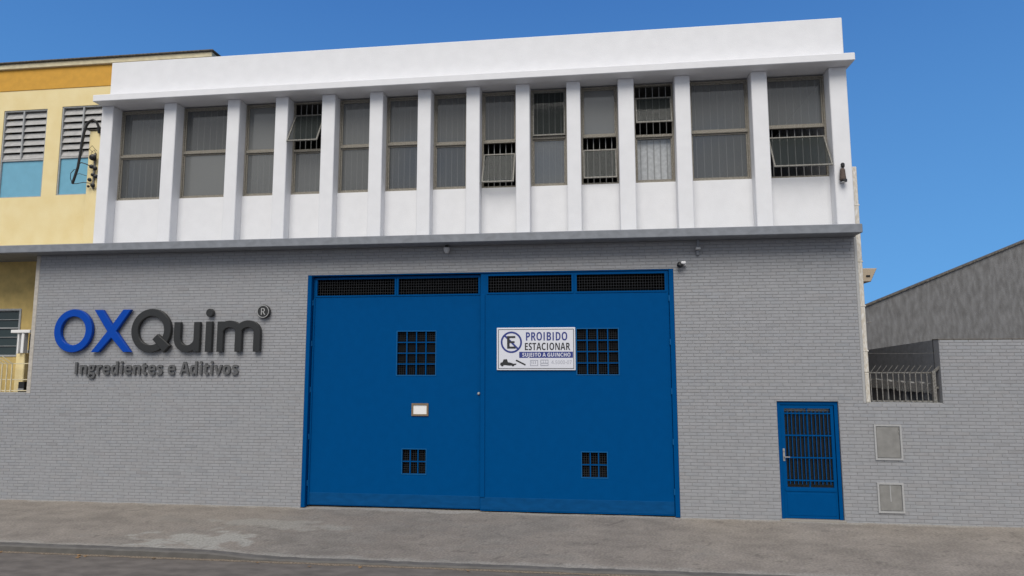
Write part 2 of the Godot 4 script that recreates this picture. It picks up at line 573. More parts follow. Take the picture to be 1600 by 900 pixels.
func tile_shape(mb: MB, x0: float, x1: float, y0: float, y1: float, z: float) -> void:
	var b := 0.004
	var zb := -0.007
	var A := [Vector3(x0, y0, zb), Vector3(x1, y0, zb), Vector3(x1, y1, zb), Vector3(x0, y1, zb)]
	var B := [Vector3(x0 + b, y0 + b, z), Vector3(x1 - b, y0 + b, z), Vector3(x1 - b, y1 - b, z), Vector3(x0 + b, y1 - b, z)]
	mb.quad(B[0], B[1], B[2], B[3])
	for k in 4:
		var l := (k + 1) % 4
		mb.quad(A[k], A[l], B[l], B[k])

func tone() -> Color:
	var t := rng.randf_range(0.96, 1.04)
	if rng.randf() < 0.015:
		t *= 0.9
	var h := rng.randf_range(-0.018, 0.018)
	return Color(t * (1 + h), t, t * (1 - h * 0.8))

# lays tiles on [x0, x1] x [y0, y1] at z = 0, leaving out the openings; the nearest 300 whole ones are separate
func lay_tiles(parent: Node, x0: float, x1: float, y0: float, y1: float, openings: Array, low := 0.0) -> void:
	# below the height low the field has no straight edge: whole tiles cross it where their centre lies inside
	if tile_meshes.is_empty():
		for k in 10:
			var t := MB.new()
			t.col = tone()
			tile_shape(t, -(PITCH_X - GAP) / 2, (PITCH_X - GAP) / 2, -(PITCH_Y - GAP) / 2, (PITCH_Y - GAP) / 2, rng.randf_range(-0.001, 0.001))
			tile_meshes.append(t.mesh())
	var whole := []
	var cut := MB.new()
	var row0 := int(floor((y0 + 0.4) / PITCH_Y))
	var row1 := int(ceil((y1 + 0.4) / PITCH_Y))
	for row in range(row0, row1):
		var ry0 := row * PITCH_Y - 0.4 + GAP / 2
		var ry1 := ry0 + PITCH_Y - GAP
		var rr := hash(row * 7919) % 1000 / 1000.0
		var shift := (0.5 if row % 2 else 0.0) * PITCH_X + (rr - 0.5) * 0.05
		var i0 := int(floor((x0 - shift) / PITCH_X)) - 1
		var i1 := int(ceil((x1 - shift) / PITCH_X)) + 1
		for i in range(i0, i1):
			var list := [[i * PITCH_X + shift + GAP / 2, (i + 1) * PITCH_X + shift - GAP / 2, ry0, ry1]]
			if ry1 < low:
				var mx: float = (list[0][0] + list[0][1]) / 2
				if mx < x0 or mx >= x1:
					continue
				list = clip(list, x0 - 1, x1 + 1, y0, y1)
			else:
				list = clip(list, x0, x1, y0, y1)
			for o in openings:
				var nxt := []
				for r in list:
					nxt.append_array(minus(r, o))
				list = nxt
			for r in list:
				if r[1] - r[0] < 0.015 or r[3] - r[2] < 0.01:
					continue
				if absf(r[1] - r[0] - PITCH_X + GAP) < 0.0005 and absf(r[3] - r[2] - PITCH_Y + GAP) < 0.0005:
					whole.append([Vector2((r[0] + r[1]) / 2, (r[2] + r[3]) / 2 - EYE).length(), r])
				else:
					cut.col = tone()
					tile_shape(cut, r[0], r[1], r[2], r[3], 0.0)
	whole.sort_custom(func(a, b): return a[0] < b[0])
	for k in whole.size():
		var r: Array = whole[k][1]
		if k < 298:
			var o := put("tile", tile_meshes[rng.randi() % tile_meshes.size()], M.tile, parent)
			o.position = Vector3((r[0] + r[1]) / 2, (r[2] + r[3]) / 2, 0)
		else:
			cut.col = tone()
			tile_shape(cut, r[0], r[1], r[2], r[3], rng.randf_range(-0.001, 0.001))
	part("tile_field", cut, M.tile, parent).set_meta("kind", "stuff")

func clip(list: Array, x0: float, x1: float, y0: float, y1: float) -> Array:
	var out := []
	for r in list:
		var q := [maxf(r[0], x0), minf(r[1], x1), maxf(r[2], y0), minf(r[3], y1)]
		if q[1] > q[0] and q[3] > q[2]:
			out.append(q)
	return out

func minus(r: Array, o: Array) -> Array:
	if r[1] <= o[0] or r[0] >= o[1] or r[3] <= o[2] or r[2] >= o[3]:
		return [r]
	var out := []
	if r[0] < o[0]:
		out.append([r[0], o[0], r[2], r[3]])
	if r[1] > o[1]:
		out.append([o[1], r[1], r[2], r[3]])
	var a: float = maxf(r[0], o[0])
	var b: float = minf(r[1], o[1])
	if r[2] < o[2]:
		out.append([a, b, r[2], o[2]])
	if r[3] > o[3]:
		out.append([a, b, o[3], r[3]])
	return out

# ---------------------------------------------------------------- the white and grey building
const GATE := [-5.86, 1.635, -0.3, 4.675]
const DOOR := [3.465, 4.565, -0.3, 2.125]
const WALL_L := -12.21
const WALL_R := 5.06
const PIL := [[-10.81, -10.527], [-9.3, -9.004], [-7.801, -7.516], [-6.691, -6.405], [-5.641, -5.345], [-4.577, -4.288], [-3.529, -3.246], [-2.492, -2.205], [-1.455, -1.166], [-0.409, -0.126], [0.634, 0.95], [1.759, 2.058], [3.239, 3.544], [4.707, 5.033]]

func warehouse() -> void:
	var w := thing("warehouse", "two-storey building, white pilastered upper floor over grey tiled wall with blue gate", "building")
	# ground floor
	var g := MB.new()
	g.panel(WALL_L, WALL_R, -0.35, 5.225, -0.22, -0.005, [GATE, DOOR])
	var tw := part("tiled_wall", g, M.grout, w)
	lay_tiles(tw, WALL_L + 0.1, WALL_R - 0.055, -0.12, 5.222, [GATE, DOOR], 2.1)
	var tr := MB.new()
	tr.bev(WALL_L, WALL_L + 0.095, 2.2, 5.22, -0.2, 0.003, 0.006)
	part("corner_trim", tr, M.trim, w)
	tr = MB.new()
	tr.bev(WALL_R - 0.05, WALL_R, 2.1, 5.22, -0.2, 0.003, 0.006)
	part("corner_trim", tr, M.boxframe, w)
	var b := MB.new()
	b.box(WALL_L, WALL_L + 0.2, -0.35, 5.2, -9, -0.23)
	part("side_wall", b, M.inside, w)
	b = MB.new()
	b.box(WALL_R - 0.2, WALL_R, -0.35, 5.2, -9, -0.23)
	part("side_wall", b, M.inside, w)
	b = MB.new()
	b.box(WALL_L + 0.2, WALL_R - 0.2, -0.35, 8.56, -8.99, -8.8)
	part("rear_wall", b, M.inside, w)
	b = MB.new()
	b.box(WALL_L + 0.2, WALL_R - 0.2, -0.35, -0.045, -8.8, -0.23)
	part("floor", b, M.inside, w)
	# ledge between the storeys, carried on past the yellow neighbour
	b = MB.new()
	b.bev(-17.0, 5.017, 5.228, 5.397, -0.75, 0.42, 0.012)
	part("ledge", b, M.ledge, w)
	b = MB.new()
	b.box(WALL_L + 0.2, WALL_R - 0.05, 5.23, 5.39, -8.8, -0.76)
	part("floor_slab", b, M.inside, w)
	# upper floor
	for i in PIL.size():
		b = MB.new()
		b.bev(PIL[i][0], PIL[i][1], 5.398, 8.579, -0.3, 0.08, 0.012)
		part("pilaster", b, M.white, w)
	b = MB.new()
	b.bev(-10.815, 5.1, 8.58, 8.733, -0.35, 0.36, 0.012)
	part("cornice", b, M.white, w)
	b = MB.new()
	b.bev(-10.64, 5.01, 8.734, 9.595, -0.1, 0.08, 0.012)
	part("parapet", b, M.white, w)
	b = MB.new()
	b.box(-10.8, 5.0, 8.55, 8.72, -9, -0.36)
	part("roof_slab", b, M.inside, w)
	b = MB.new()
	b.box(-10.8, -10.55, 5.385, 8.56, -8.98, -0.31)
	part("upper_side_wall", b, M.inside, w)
	b = MB.new()
	b.box(4.76, 5.03, 5.385, 8.56, -8.98, -0.31)
	part("upper_side_wall", b, M.white, w)
	# windows between the pilasters
	var state := ["", "", "", "top", "", "", "", "low", "slight", "lowmid", "upper_mid", "", "lowwide"]
	for i in 13:
		var x0: float = PIL[i][1]
		var x1: float = PIL[i + 1][0]
		b = MB.new()
		b.bev(x0 - 0.002, x1 + 0.002, 5.398, 6.47, -0.29, -0.165, 0.006)
		part("spandrel", b, M.white, w)
		window(w, i, x0 + 0.004, x1 - 0.004, state[i])
	gate(w)
	door(w)

func window(w: Node3D, i: int, x0: float, x1: float, state: String) -> void:
	var y0 := 6.472
	var y1 := 8.545
	var yt := 7.478 + 0.03 * sin(i * 1.7)
	var zf := -0.195
	var f := 0.035
	var fm := MB.new()
	fm.panel(x0, x1, y0, y1, zf - 0.05, zf, [[x0 + f, x1 - f, y0 + f, y1 - f]])
	var win := part("window", fm, M.frame, w)
	var t := MB.new()
	t.bev(x0 + f, x1 - f, yt - 0.028, yt + 0.028, zf - 0.045, zf + 0.012, 0.005)
	part("transom", t, M.frame, win)
	# security bars behind the glass
	var nb := 5 if x1 - x0 < 0.9 else 7
	for k in nb:
		var bx := x0 + (k + 1.0) / (nb + 1.0) * (x1 - x0)
		var s := MB.new()
		s.box(bx - 0.0055, bx + 0.0055, y0 + 0.01, y1 - 0.01, zf - 0.1, zf - 0.086)
		part("security_bar", s, M.bar, win)
	if i == 10:
		var bl := MB.new()
		bl.bev(x0 + 0.05, x1 - 0.05, y0 + 0.03, yt - 0.05, zf - 0.14, zf - 0.12, 0.005)
		part("white_board", bl, M.blind, win, "white board standing behind the lower pane")
	for half in 2:
		var a := (y0 + f) if half == 0 else (yt + 0.028)
		var b := (yt - 0.028) if half == 0 else (y1 - f)
		var ang := 0.0
		var drop := 0.0
		if half == 1 and state == "top":
			ang = 29.0
			drop = 0.25
		elif half == 0 and state == "low":
			ang = 24.0
			drop = 0.23
		elif half == 1 and state == "slight":
			ang = 4.0
		elif half == 0 and state == "lowmid":
			ang = 12.0
			drop = 0.25
		elif half == 1 and state == "upper_mid":
			ang = 14.0
			drop = 0.24
		elif half == 0 and state == "lowwide":
			ang = 27.0
			drop = 0.17
		var h := b - a - (0.0 if ang == 0.0 else 0.1 if state != "slight" else 0.0)
		if ang > 5.0:
			h = {"top": 0.82, "upper_mid": 0.6, "low": 0.75, "lowmid": 0.65, "lowwide": 0.79}[state]
		var sw := 0.03
		var px0 := x0 + f
		var px1 := x1 - f
		var xf := Transform3D(Basis(Vector3.RIGHT, deg_to_rad(-ang)), Vector3(0, b - drop, zf - 0.02))
		var sf := MB.new()
		var d := 0.012 if ang == 0.0 else 0.0
		sf.panel(px0 + 0.002, px1 - 0.002, -h, 0, -0.014 - d, 0.01 - d, [[px0 + sw, px1 - sw, -h + sw, -sw]])
		var so := part("sash", sf, M.frame if ang == 0.0 else M.sashframe, win)
		so.transform = xf
		var pm := MB.new()
		pm.quad(Vector3(px0 + sw, -h + sw, -0.004 - d), Vector3(px1 - sw, -h + sw, -0.004 - d), Vector3(px1 - sw, -sw, -0.004 - d), Vector3(px0 + sw, -sw, -0.004 - d))
		var po := part("pane", pm, (M.clean if i == 10 and half == 0 else M.panes[(i * 7 + half * 5 + i / 3) % 4]) if ang == 0.0 else M.openglass, win)
		po.transform = xf

func grille(parent: Node, x0: float, x1: float, y0: float, y1: float, nx: int, ny: int, z: float) -> void:
	for k in range(1, nx):
		var b := MB.new()
		var x := lerpf(x0, x1, float(k) / nx)
		b.box(x - 0.011, x + 0.011, y0, y1, z - 0.02, z)
		part("grille_bar", b, M.blue, parent)
	for k in range(1, ny):
		var b := MB.new()
		var y := lerpf(y0, y1, float(k) / ny)
		b.box(x0, x1, y - 0.01, y + 0.01, z - 0.024, z - 0.003)
		part("grille_bar", b, M.blue, parent)
	var e := MB.new()
	e.panel(x0 - 0.018, x1 + 0.018, y0 - 0.018, y1 + 0.018, z - 0.004, z + 0.008, [[x0, x1, y0, y1]])
	part("grille_frame", e, M.bluebar, parent)
	wire(parent, x0, x1, y0, y1, 0.042, z - 0.045)

func wire(parent: Node, x0: float, x1: float, y0: float, y1: float, step: float, z: float) -> void:
	var m := MB.new()
	var n := int((x1 - x0) / step)
	for k in n + 1:
		var x := lerpf(x0, x1, float(k) / n)
		m.box(x - 0.003, x + 0.003, y0 - 0.02, y1 + 0.02, z - 0.006, z)
	n = int((y1 - y0) / step)
	for k in n + 1:
		var y := lerpf(y0, y1, float(k) / n)
		m.box(x0 - 0.02, x1 + 0.02, y - 0.003, y + 0.003, z - 0.011, z - 0.005)
	part("wire_mesh", m, M.mesh, parent)

func gate(w: Node3D) -> void:
	var f := MB.new()
	f.bev(-5.857, -5.772, -0.045, 4.672, -0.2, 0.012, 0.006)
	f.bev(1.545, 1.632, -0.045, 4.672, -0.2, 0.012, 0.006)
	f.bev(-5.772, 1.545, 4.655, 4.672, -0.2, -0.005, 0.004)
	part("gate_frame", f, M.blue, w)
	for s in 2:
		var x0 := -5.762 if s == 0 else -2.187
		var x1 := -2.05 if s == 0 else 1.538
		var z := -0.10 if s == 0 else -0.03
		var vents := [[-5.69, -4.01, 4.25, 4.59], [-3.93, -2.25, 4.25, 4.585]] if s == 0 else [[-2.038, -0.352, 4.258, 4.6], [-0.25, 1.468, 4.258, 4.596]]
		var grilles := [[-3.935, -3.132, 2.604, 3.487, 4, 4], [-3.79, -3.308, 0.641, 1.12, 3, 2]] if s == 0 else [[-0.262, 0.544, 2.62, 3.512, 4, 4], [-0.194, 0.287, 0.652, 1.125, 3, 2]]
		var holes := []
		holes.append_array(vents)
		for q in grilles:
			holes.append(q.slice(0, 4))
		var lf := MB.new()
		lf.panel(x0, x1, -0.012 if s == 0 else -0.022, 4.635 if s == 0 else 4.652, z - 0.045, z, holes)
		var leaf := part("gate_leaf", lf, M.blue, w, "left blue gate leaf, set a little behind the other" if s == 0 else "right blue gate leaf, lapping over the other")
		for q in grilles:
			grille(leaf, q[0], q[1], q[2], q[3], q[4], q[5], z)
		for v in vents:
			var e := MB.new()
			e.panel(v[0] - 0.035, v[1] + 0.035, v[2] - 0.03, v[3] + 0.025, z + 0.0005, z + 0.012, [v])
			part("vent_frame", e, M.blue, leaf)
			wire(leaf, v[0], v[1], v[2], v[3], 0.052, z - 0.03)
		# welded bottom stiffener sheet and the edge channel
		var k := MB.new()
		k.bev(x0 + 0.01, x1 - 0.004 if s else -2.19, 0.0, 0.235, z - 0.004, z + 0.005, 0.003)
		part("kick_plate", k, M.blue_worn, leaf)
		var c := MB.new()
		if s == 0:
			c.bev(-5.762, -5.725, -0.012, 4.2, z - 0.01, z + 0.02, 0.004)
		else:
			c.bev(-2.187, -2.1, 0.236, 4.225, z - 0.01, z + 0.022, 0.004)
		part("edge_channel", c, M.blue, leaf)
		for hy in [0.42, 1.35, 2.3, 3.25, 4.1]:
			var hg := MB.new()
			var hx := -5.766 if s == 0 else 1.542
			hg.lathe([[0, -0.055], [0.014, -0.055], [0.014, 0.055], [0, 0.055]], Vector3(hx, hy, z + 0.03), Vector3.UP, 8)
			part("hinge", hg, M.bluebar, leaf)
		if s == 0:
			var lk := MB.new()
			lk.lathe([[0.03, 0], [0.03, 0.018], [0.018, 0.03], [0, 0.032]], Vector3(-2.235, 2.235, z), Vector3.BACK, 12)
			part("lock", lk, M.silver, leaf)

func door(w: Node3D) -> void:
	var z := -0.05
	var f := MB.new()
	f.panel(3.47, 4.56, -0.02, 2.12, -0.16, -0.035, [[3.53, 4.49, -0.021, 2.062]])
	f.bev(4.49, 4.555, -0.02, 2.06, -0.12, -0.02, 0.005)
	var d := part("door", f, M.blue, w)
	var p := MB.new()
	p.panel(3.535, 4.485, -0.012, 2.056, z - 0.04, z, [[3.605, 4.43, 0.545, 1.99]])
	part("door_leaf", p, M.blue, d)
	p = MB.new()
	p.bev(3.585, 4.45, 0.04, 0.44, z - 0.002, z + 0.006, 0.004)
	part("lower_panel", p, M.blue, d)
	p = MB.new()
	p.bev(3.56, 4.465, 0.475, 0.53, z - 0.002, z + 0.012, 0.004)
	part("mid_rail", p, M.blue, d)
	p = MB.new()
	p.quad(Vector3(3.605, 0.545, z - 0.034), Vector3(4.43, 0.545, z - 0.034), Vector3(4.43, 1.99, z - 0.034), Vector3(3.605, 1.99, z - 0.034))
	part("pane", p, M.clean, d)
	for k in 11:
		var x := 3.605 + 0.825 * (k + 0.75) / 11.5
		p = MB.new()
		p.box(x - 0.006, x + 0.006, 0.6, 1.945, z - 0.012, z + 0.002)
		part("door_bar", p, M.blue, d)
	p = MB.new()
	p.box(4.003, 4.023, 0.545, 1.99, z - 0.03, z - 0.014)
	part("centre_post", p, M.blue, d)
	for y in [0.672, 1.085, 1.492, 1.898]:
		p = MB.new()
		p.bev(3.6, 4.435, y - 0.012, y + 0.012, z - 0.013, z + 0.007, 0.003)
		part("cross_bar", p, M.blue, d)
	p = MB.new()
	p.bev(3.548, 3.585, 1.02, 1.25, z, z + 0.01, 0.003)
	p.lathe([[0.009, 0], [0.009, 0.05]], Vector3(3.566, 1.1, z), Vector3.BACK, 8)
	p.bev(3.56, 3.66, 1.09, 1.108, z + 0.045, z + 0.06, 0.004)
	p.lathe([[0.014, 0], [0.014, 0.022], [0, 0.024]], Vector3(3.566, 1.21, z), Vector3.BACK, 10)
	part("handle", p, mat(0.3, 0.29, 0.27, 0.45), d)
	# pale trim strip close behind the top of the glass
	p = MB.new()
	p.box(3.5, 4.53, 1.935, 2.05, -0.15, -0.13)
	part("pale_strip", p, M.trim, d)
	p = MB.new()
	p.bev(3.44, 4.585, -0.075, -0.02, -0.2, 0.03, 0.008)
	part("threshold", p, mat(0.27, 0.25, 0.22, 0.9), d)

# ---------------------------------------------------------------- walls to either side
func boundary_walls() -> void:
	var l := thing("boundary_wall", "low grey tiled wall under the railing at the left edge", "wall")
	var b := MB.new()
	b.box(-17, WALL_L - 0.002, -0.35, 2.2, -0.22, -0.005)
	part("wall_core", b, M.grout, l)
	lay_tiles(l, -17, WALL_L + 0.1, -0.12, 2.205, [], 2.1)
	b = MB.new()
	b.box(-17, WALL_L - 0.004, 2.2, 2.215, -0.23, 0.003)
	part("coping", b, M.boxframe, l)
	var r := thing("boundary_wall", "grey tiled wall stepping up right of the spiked railing", "wall")
	b = MB.new()
	b.panel(WALL_R + 0.002, 11, -0.35, 3.26, -0.22, -0.005, [[4, 6.385, 2.095, 4]])
	part("wall_core", b, M.grout, r)
	lay_tiles(r, WALL_R - 0.055, 11, -0.12, 3.262, [[4, 6.385, 2.1, 4]], 2.1)
	b = MB.new()
	b.bev(6.38, 11, 3.262, 3.28, -0.23, 0.006, 0.004)
	part("coping", b, M.cap, r)
	b = MB.new()
	b.box(WALL_R + 0.004, 6.38, 2.096, 2.108, -0.22, -0.006)
	part("sill", b, M.boxframe, r)
	# side wall of the yard running back: dark render above, a rough beam, dark bays below
	b = MB.new()
	b.quad(Vector3(6.385, 2.1, -3.4), Vector3(6.385, 2.1, -0.2), Vector3(6.385, 3.262, -0.2), Vector3(6.385, 3.1, -3.4))
	b.quad(Vector3(6.6, 2.1, -0.22), Vector3(6.6, 2.1, -3.4), Vector3(6.6, 3.1, -3.4), Vector3(6.6, 3.262, -0.22))
	b.quad(Vector3(6.385, 3.262, -0.2), Vector3(6.6, 3.262, -0.22), Vector3(6.6, 3.1, -3.4), Vector3(6.385, 3.1, -3.4))
	b.box(6.386, 6.6, 0, 2.1, -3.4, -0.23)
	part("side_wall", b, M.slate, r)
	var f := FastNoiseLite.new()
	f.seed = 9
	f.frequency = 2.5
	b = MB.new()
	for k in 40:
		var za := -3.3 + k * 0.078
		var zb := za + 0.078
		var ha := 2.45 + 0.05 * f.get_noise_1d(za * 2)
		var hb := 2.45 + 0.05 * f.get_noise_1d(zb * 2)
		var la := 2.27 + 0.05 * f.get_noise_1d(za * 2 + 40)
		var lb := 2.27 + 0.05 * f.get_noise_1d(zb * 2 + 40)
		b.quad(Vector3(6.31, la, za), Vector3(6.31, lb, zb), Vector3(6.31, hb, zb), Vector3(6.31, ha, za))
		b.quad(Vector3(6.31, ha, za), Vector3(6.31, hb, zb), Vector3(6.386, hb, zb), Vector3(6.386, ha, za))
		b.quad(Vector3(6.31, lb, zb), Vector3(6.31, la, za), Vector3(6.386, la, za), Vector3(6.386, lb, zb))
	part("rough_beam", b, M.rubble, r, "peeling whitewashed beam along the dark side wall")
	for k in 4:
		b = MB.new()
		var zc := -3.1 + k * 0.85
		b.box(6.33, 6.388, 0.2, 2.27, zc, zc + 0.14)
		part("pier", b, M.slate, r)

# ---------------------------------------------------------------- yellow building
func yellow_building() -> void:
	var y := thing("yellow_building", "yellow building with an orange band and grey louvres beside the white one", "building")
	var zf := -0.4
	var b := MB.new()
	var L1 := [-13.76, -12.62, 6.69, 8.81]
	var L2 := [-12.24, -11.1, 6.71, 8.84]
	b.panel(-17, -10.82, 5.398, 9.287, -0.65, zf, [L1, L2])
	part("upper_wall", b, M.yellow, y)
	b = MB.new()
	b.bev(-17, -10.82, 9.288, 9.81, -0.65, zf + 0.012, 0.006)
	part("orange_band", b, M.orange, y, "orange painted band under the eave")
	b = MB.new()
	b.bev(-17, -8.5, 9.811, 9.935, -5, -0.33, 0.01)
	part("eave", b, M.cream, y)
	b = MB.new()
	b.bev(-17, -8.45, 9.936, 9.972, -5.05, -0.28, 0.01)
	part("roof_edge", b, M.cap, y)
	b = MB.new()
	b.box(-10.8, -8.7, 8.73, 9.81, -5, -0.6)
	part("attic_wall", b, M.yellow, y)
	b = MB.new()
	b.box(-17, -10.83, 5.4, 9.825, -4.99, -4.8)
	part("rear_wall", b, M.inside, y)
	b = MB.new()
	b.box(-17, -10.83, 5.23, 5.395, -5, -0.76)
	part("floor_slab", b, M.inside, y)
	b = MB.new()
	b.box(-17.2, -16.95, 0, 9.825, -4.985, -0.66)
	part("side_wall", b, M.yellow, y)
	b = MB.new()
	b.box(-11.02, -10.83, 5.4, 9.825, -4.79, -0.655)
	part("party_wall", b, M.inside, y)
	b = MB.new()
	b.bev(-11.19, -10.88, 5.398, 8.08, zf, -0.06, 0.012)
	part("service_pier", b, M.yellow, y)
	b = MB.new()
	b.bev(-11.21, -10.86, 8.081, 8.1, zf, -0.03, 0.004)
	part("pier_cap", b, M.cap, y)
	# louvred windows
	for q in [L1, L2]:
		var fr := MB.new()
		fr.panel(q[0], q[1], q[2], q[3], zf - 0.12, zf - 0.015, [[q[0] + 0.03, q[1] - 0.03, q[2] + 0.02, q[3] - 0.03]])
		var lw := part("louvre_window", fr, M.alu, y)
		var ym: float = q[2] + 0.91
		var mx: float = (q[0] + q[1]) / 2 - 0.02 + 0.02 * (q[0] + 12)
		for k in 7:
			var s := MB.new()
			var yb: float = ym + 0.02 + k * (q[3] - 0.03 - ym - 0.02) / 7.0
			var hh: float = (q[3] - 0.03 - ym - 0.02) / 7.0
			var za := zf - 0.03
			var zb := zf - 0.085
			var y2 := yb + hh * 0.86
			s.quad(Vector3(q[0] + 0.03, yb, za), Vector3(q[1] - 0.03, yb, za), Vector3(q[1] - 0.03, y2, zb), Vector3(q[0] + 0.03, y2, zb))
			s.quad(Vector3(q[1] - 0.03, yb, za - 0.012), Vector3(q[0] + 0.03, yb, za - 0.012), Vector3(q[0] + 0.03, y2, zb - 0.012), Vector3(q[1] - 0.03, y2, zb - 0.012))
			s.quad(Vector3(q[0] + 0.03, yb, za - 0.012), Vector3(q[1] - 0.03, yb, za - 0.012), Vector3(q[1] - 0.03, yb, za), Vector3(q[0] + 0.03, yb, za))
			part("louvre_slat", s, M.louver, lw)
		var mu := MB.new()
		mu.bev(mx - 0.018, mx + 0.018, ym, q[3] - 0.03, zf - 0.05, zf - 0.012, 0.004)
		part("mullion", mu, M.alu, lw)
		mu = MB.new()
		mu.bev(q[0] + 0.03, q[1] - 0.03, ym - 0.03, ym + 0.01, zf - 0.09, zf - 0.02, 0.004)
		part("cross_rail", mu, M.louver, lw)
		mu = MB.new()
		mu.box(q[0] + 0.03, q[1] - 0.03, q[2] + 0.02, ym - 0.03, zf - 0.09, zf - 0.05)
		part("teal_panel", mu, M.teal, lw, "teal board under the louvres")
	# ground floor, set back under the ledge
	b = MB.new()
	b.panel(-17, WALL_L - 0.005, -0.3, 5.39, -1.0, -0.752, [[-15.2, -13.21, 3.0, 4.115]])
	part("lower_wall", b, M.ochre, y)
	var lf := MB.new()
	lf.panel(-15.2, -13.21, 3.0, 4.115, -0.84, -0.735, [[-15.15, -13.26, 3.04, 4.075]])
	var win := part("window", lf, M.alu, y)
	for k in 5:
		var s := MB.new()
		var ya := 3.045 + k * 0.205
		s.quad(Vector3(-15.15, ya, -0.77), Vector3(-13.26, ya, -0.77), Vector3(-13.26, ya + 0.195, -0.805), Vector3(-15.15, ya + 0.195, -0.805))
		part("glass_slat", s, mat(0.02, 0.035, 0.035, 0.15), win)
		s = MB.new()
		s.box(-15.15, -13.26, ya + 0.194, ya + (0.206 if k != 2 else 0.225), -0.812, -0.765)
		part("slat_rail", s, M.alu, win)
	b = MB.new()
	b.bev(-12.83, -12.605, 0.0, 3.07, -0.52, -0.3, 0.015)
	part("yard_pillar", b, M.yellow, y)

# ---------------------------------------------------------------- buildings behind
func neighbours() -> void:
	var g := thing("concrete_gable", "bare stained concrete gable wall rising behind the right boundary wall", "building")
	var b := MB.new()
	b.ext(PackedVector2Array([Vector2(5.2, -0.3), Vector2(30, -0.3), Vector2(30, 4.5), Vector2(18, 8.63), Vector2(5.2, 3.362)]), -6.3, -6.0, 0.0)
	part("gable_wall", b, M.concrete, g)
	b = MB.new()
	b.beam(Vector3(5.2, 3.385, -6.13), Vector3(18, 8.653, -6.13), 0.035, 0.36)
	part("coping", b, M.cap, g)
	var c := thing("canopy_end", "beige wedge-shaped canopy end with a dark slot, jutting out beyond the downpipe", "canopy")
	b = MB.new()
	b.ext(PackedVector2Array([Vector2(5.3, 4.585), Vector2(6.105, 4.585), Vector2(6.245, 4.88), Vector2(5.3, 4.89)]), -4.5, -2.0, 0.012)
	part("wedge", b, M.beige, c)
	b = MB.new()
	b.bev(6.01, 6.09, 4.69, 4.73, -2.02, -1.985, 0.004)
	part("slot", b, M.dark, c)
	b = MB.new()
	b.box(5.15, 5.3, -0.3, 5.0, -4.6, -2.0)
	part("wall", b, M.beige, c)

# ---------------------------------------------------------------- raised letters
func stroke(pts: Array, hw: float) -> PackedVector2Array:
	var l := PackedVector2Array()
	var r := PackedVector2Array()
	for i in pts.size():
		var d: Vector2 = (pts[mini(i + 1, pts.size() - 1)] - pts[maxi(i - 1, 0)]).normalized()
		var n := Vector2(-d.y, d.x) * hw
		l.append(pts[i] + n)
		r.append(pts[i] - n)
	r.reverse()
	l.append_array(r)
	return l

func arc(c: Vector2, rx: float, ry: float, a0: float, a1: float, n := 14) -> Array:
	var out := []
	for k in n + 1:
		var a := deg_to_rad(lerpf(a0, a1, float(k) / n))
		out.append(c + Vector2(rx * cos(a), ry * sin(a)))
	return out

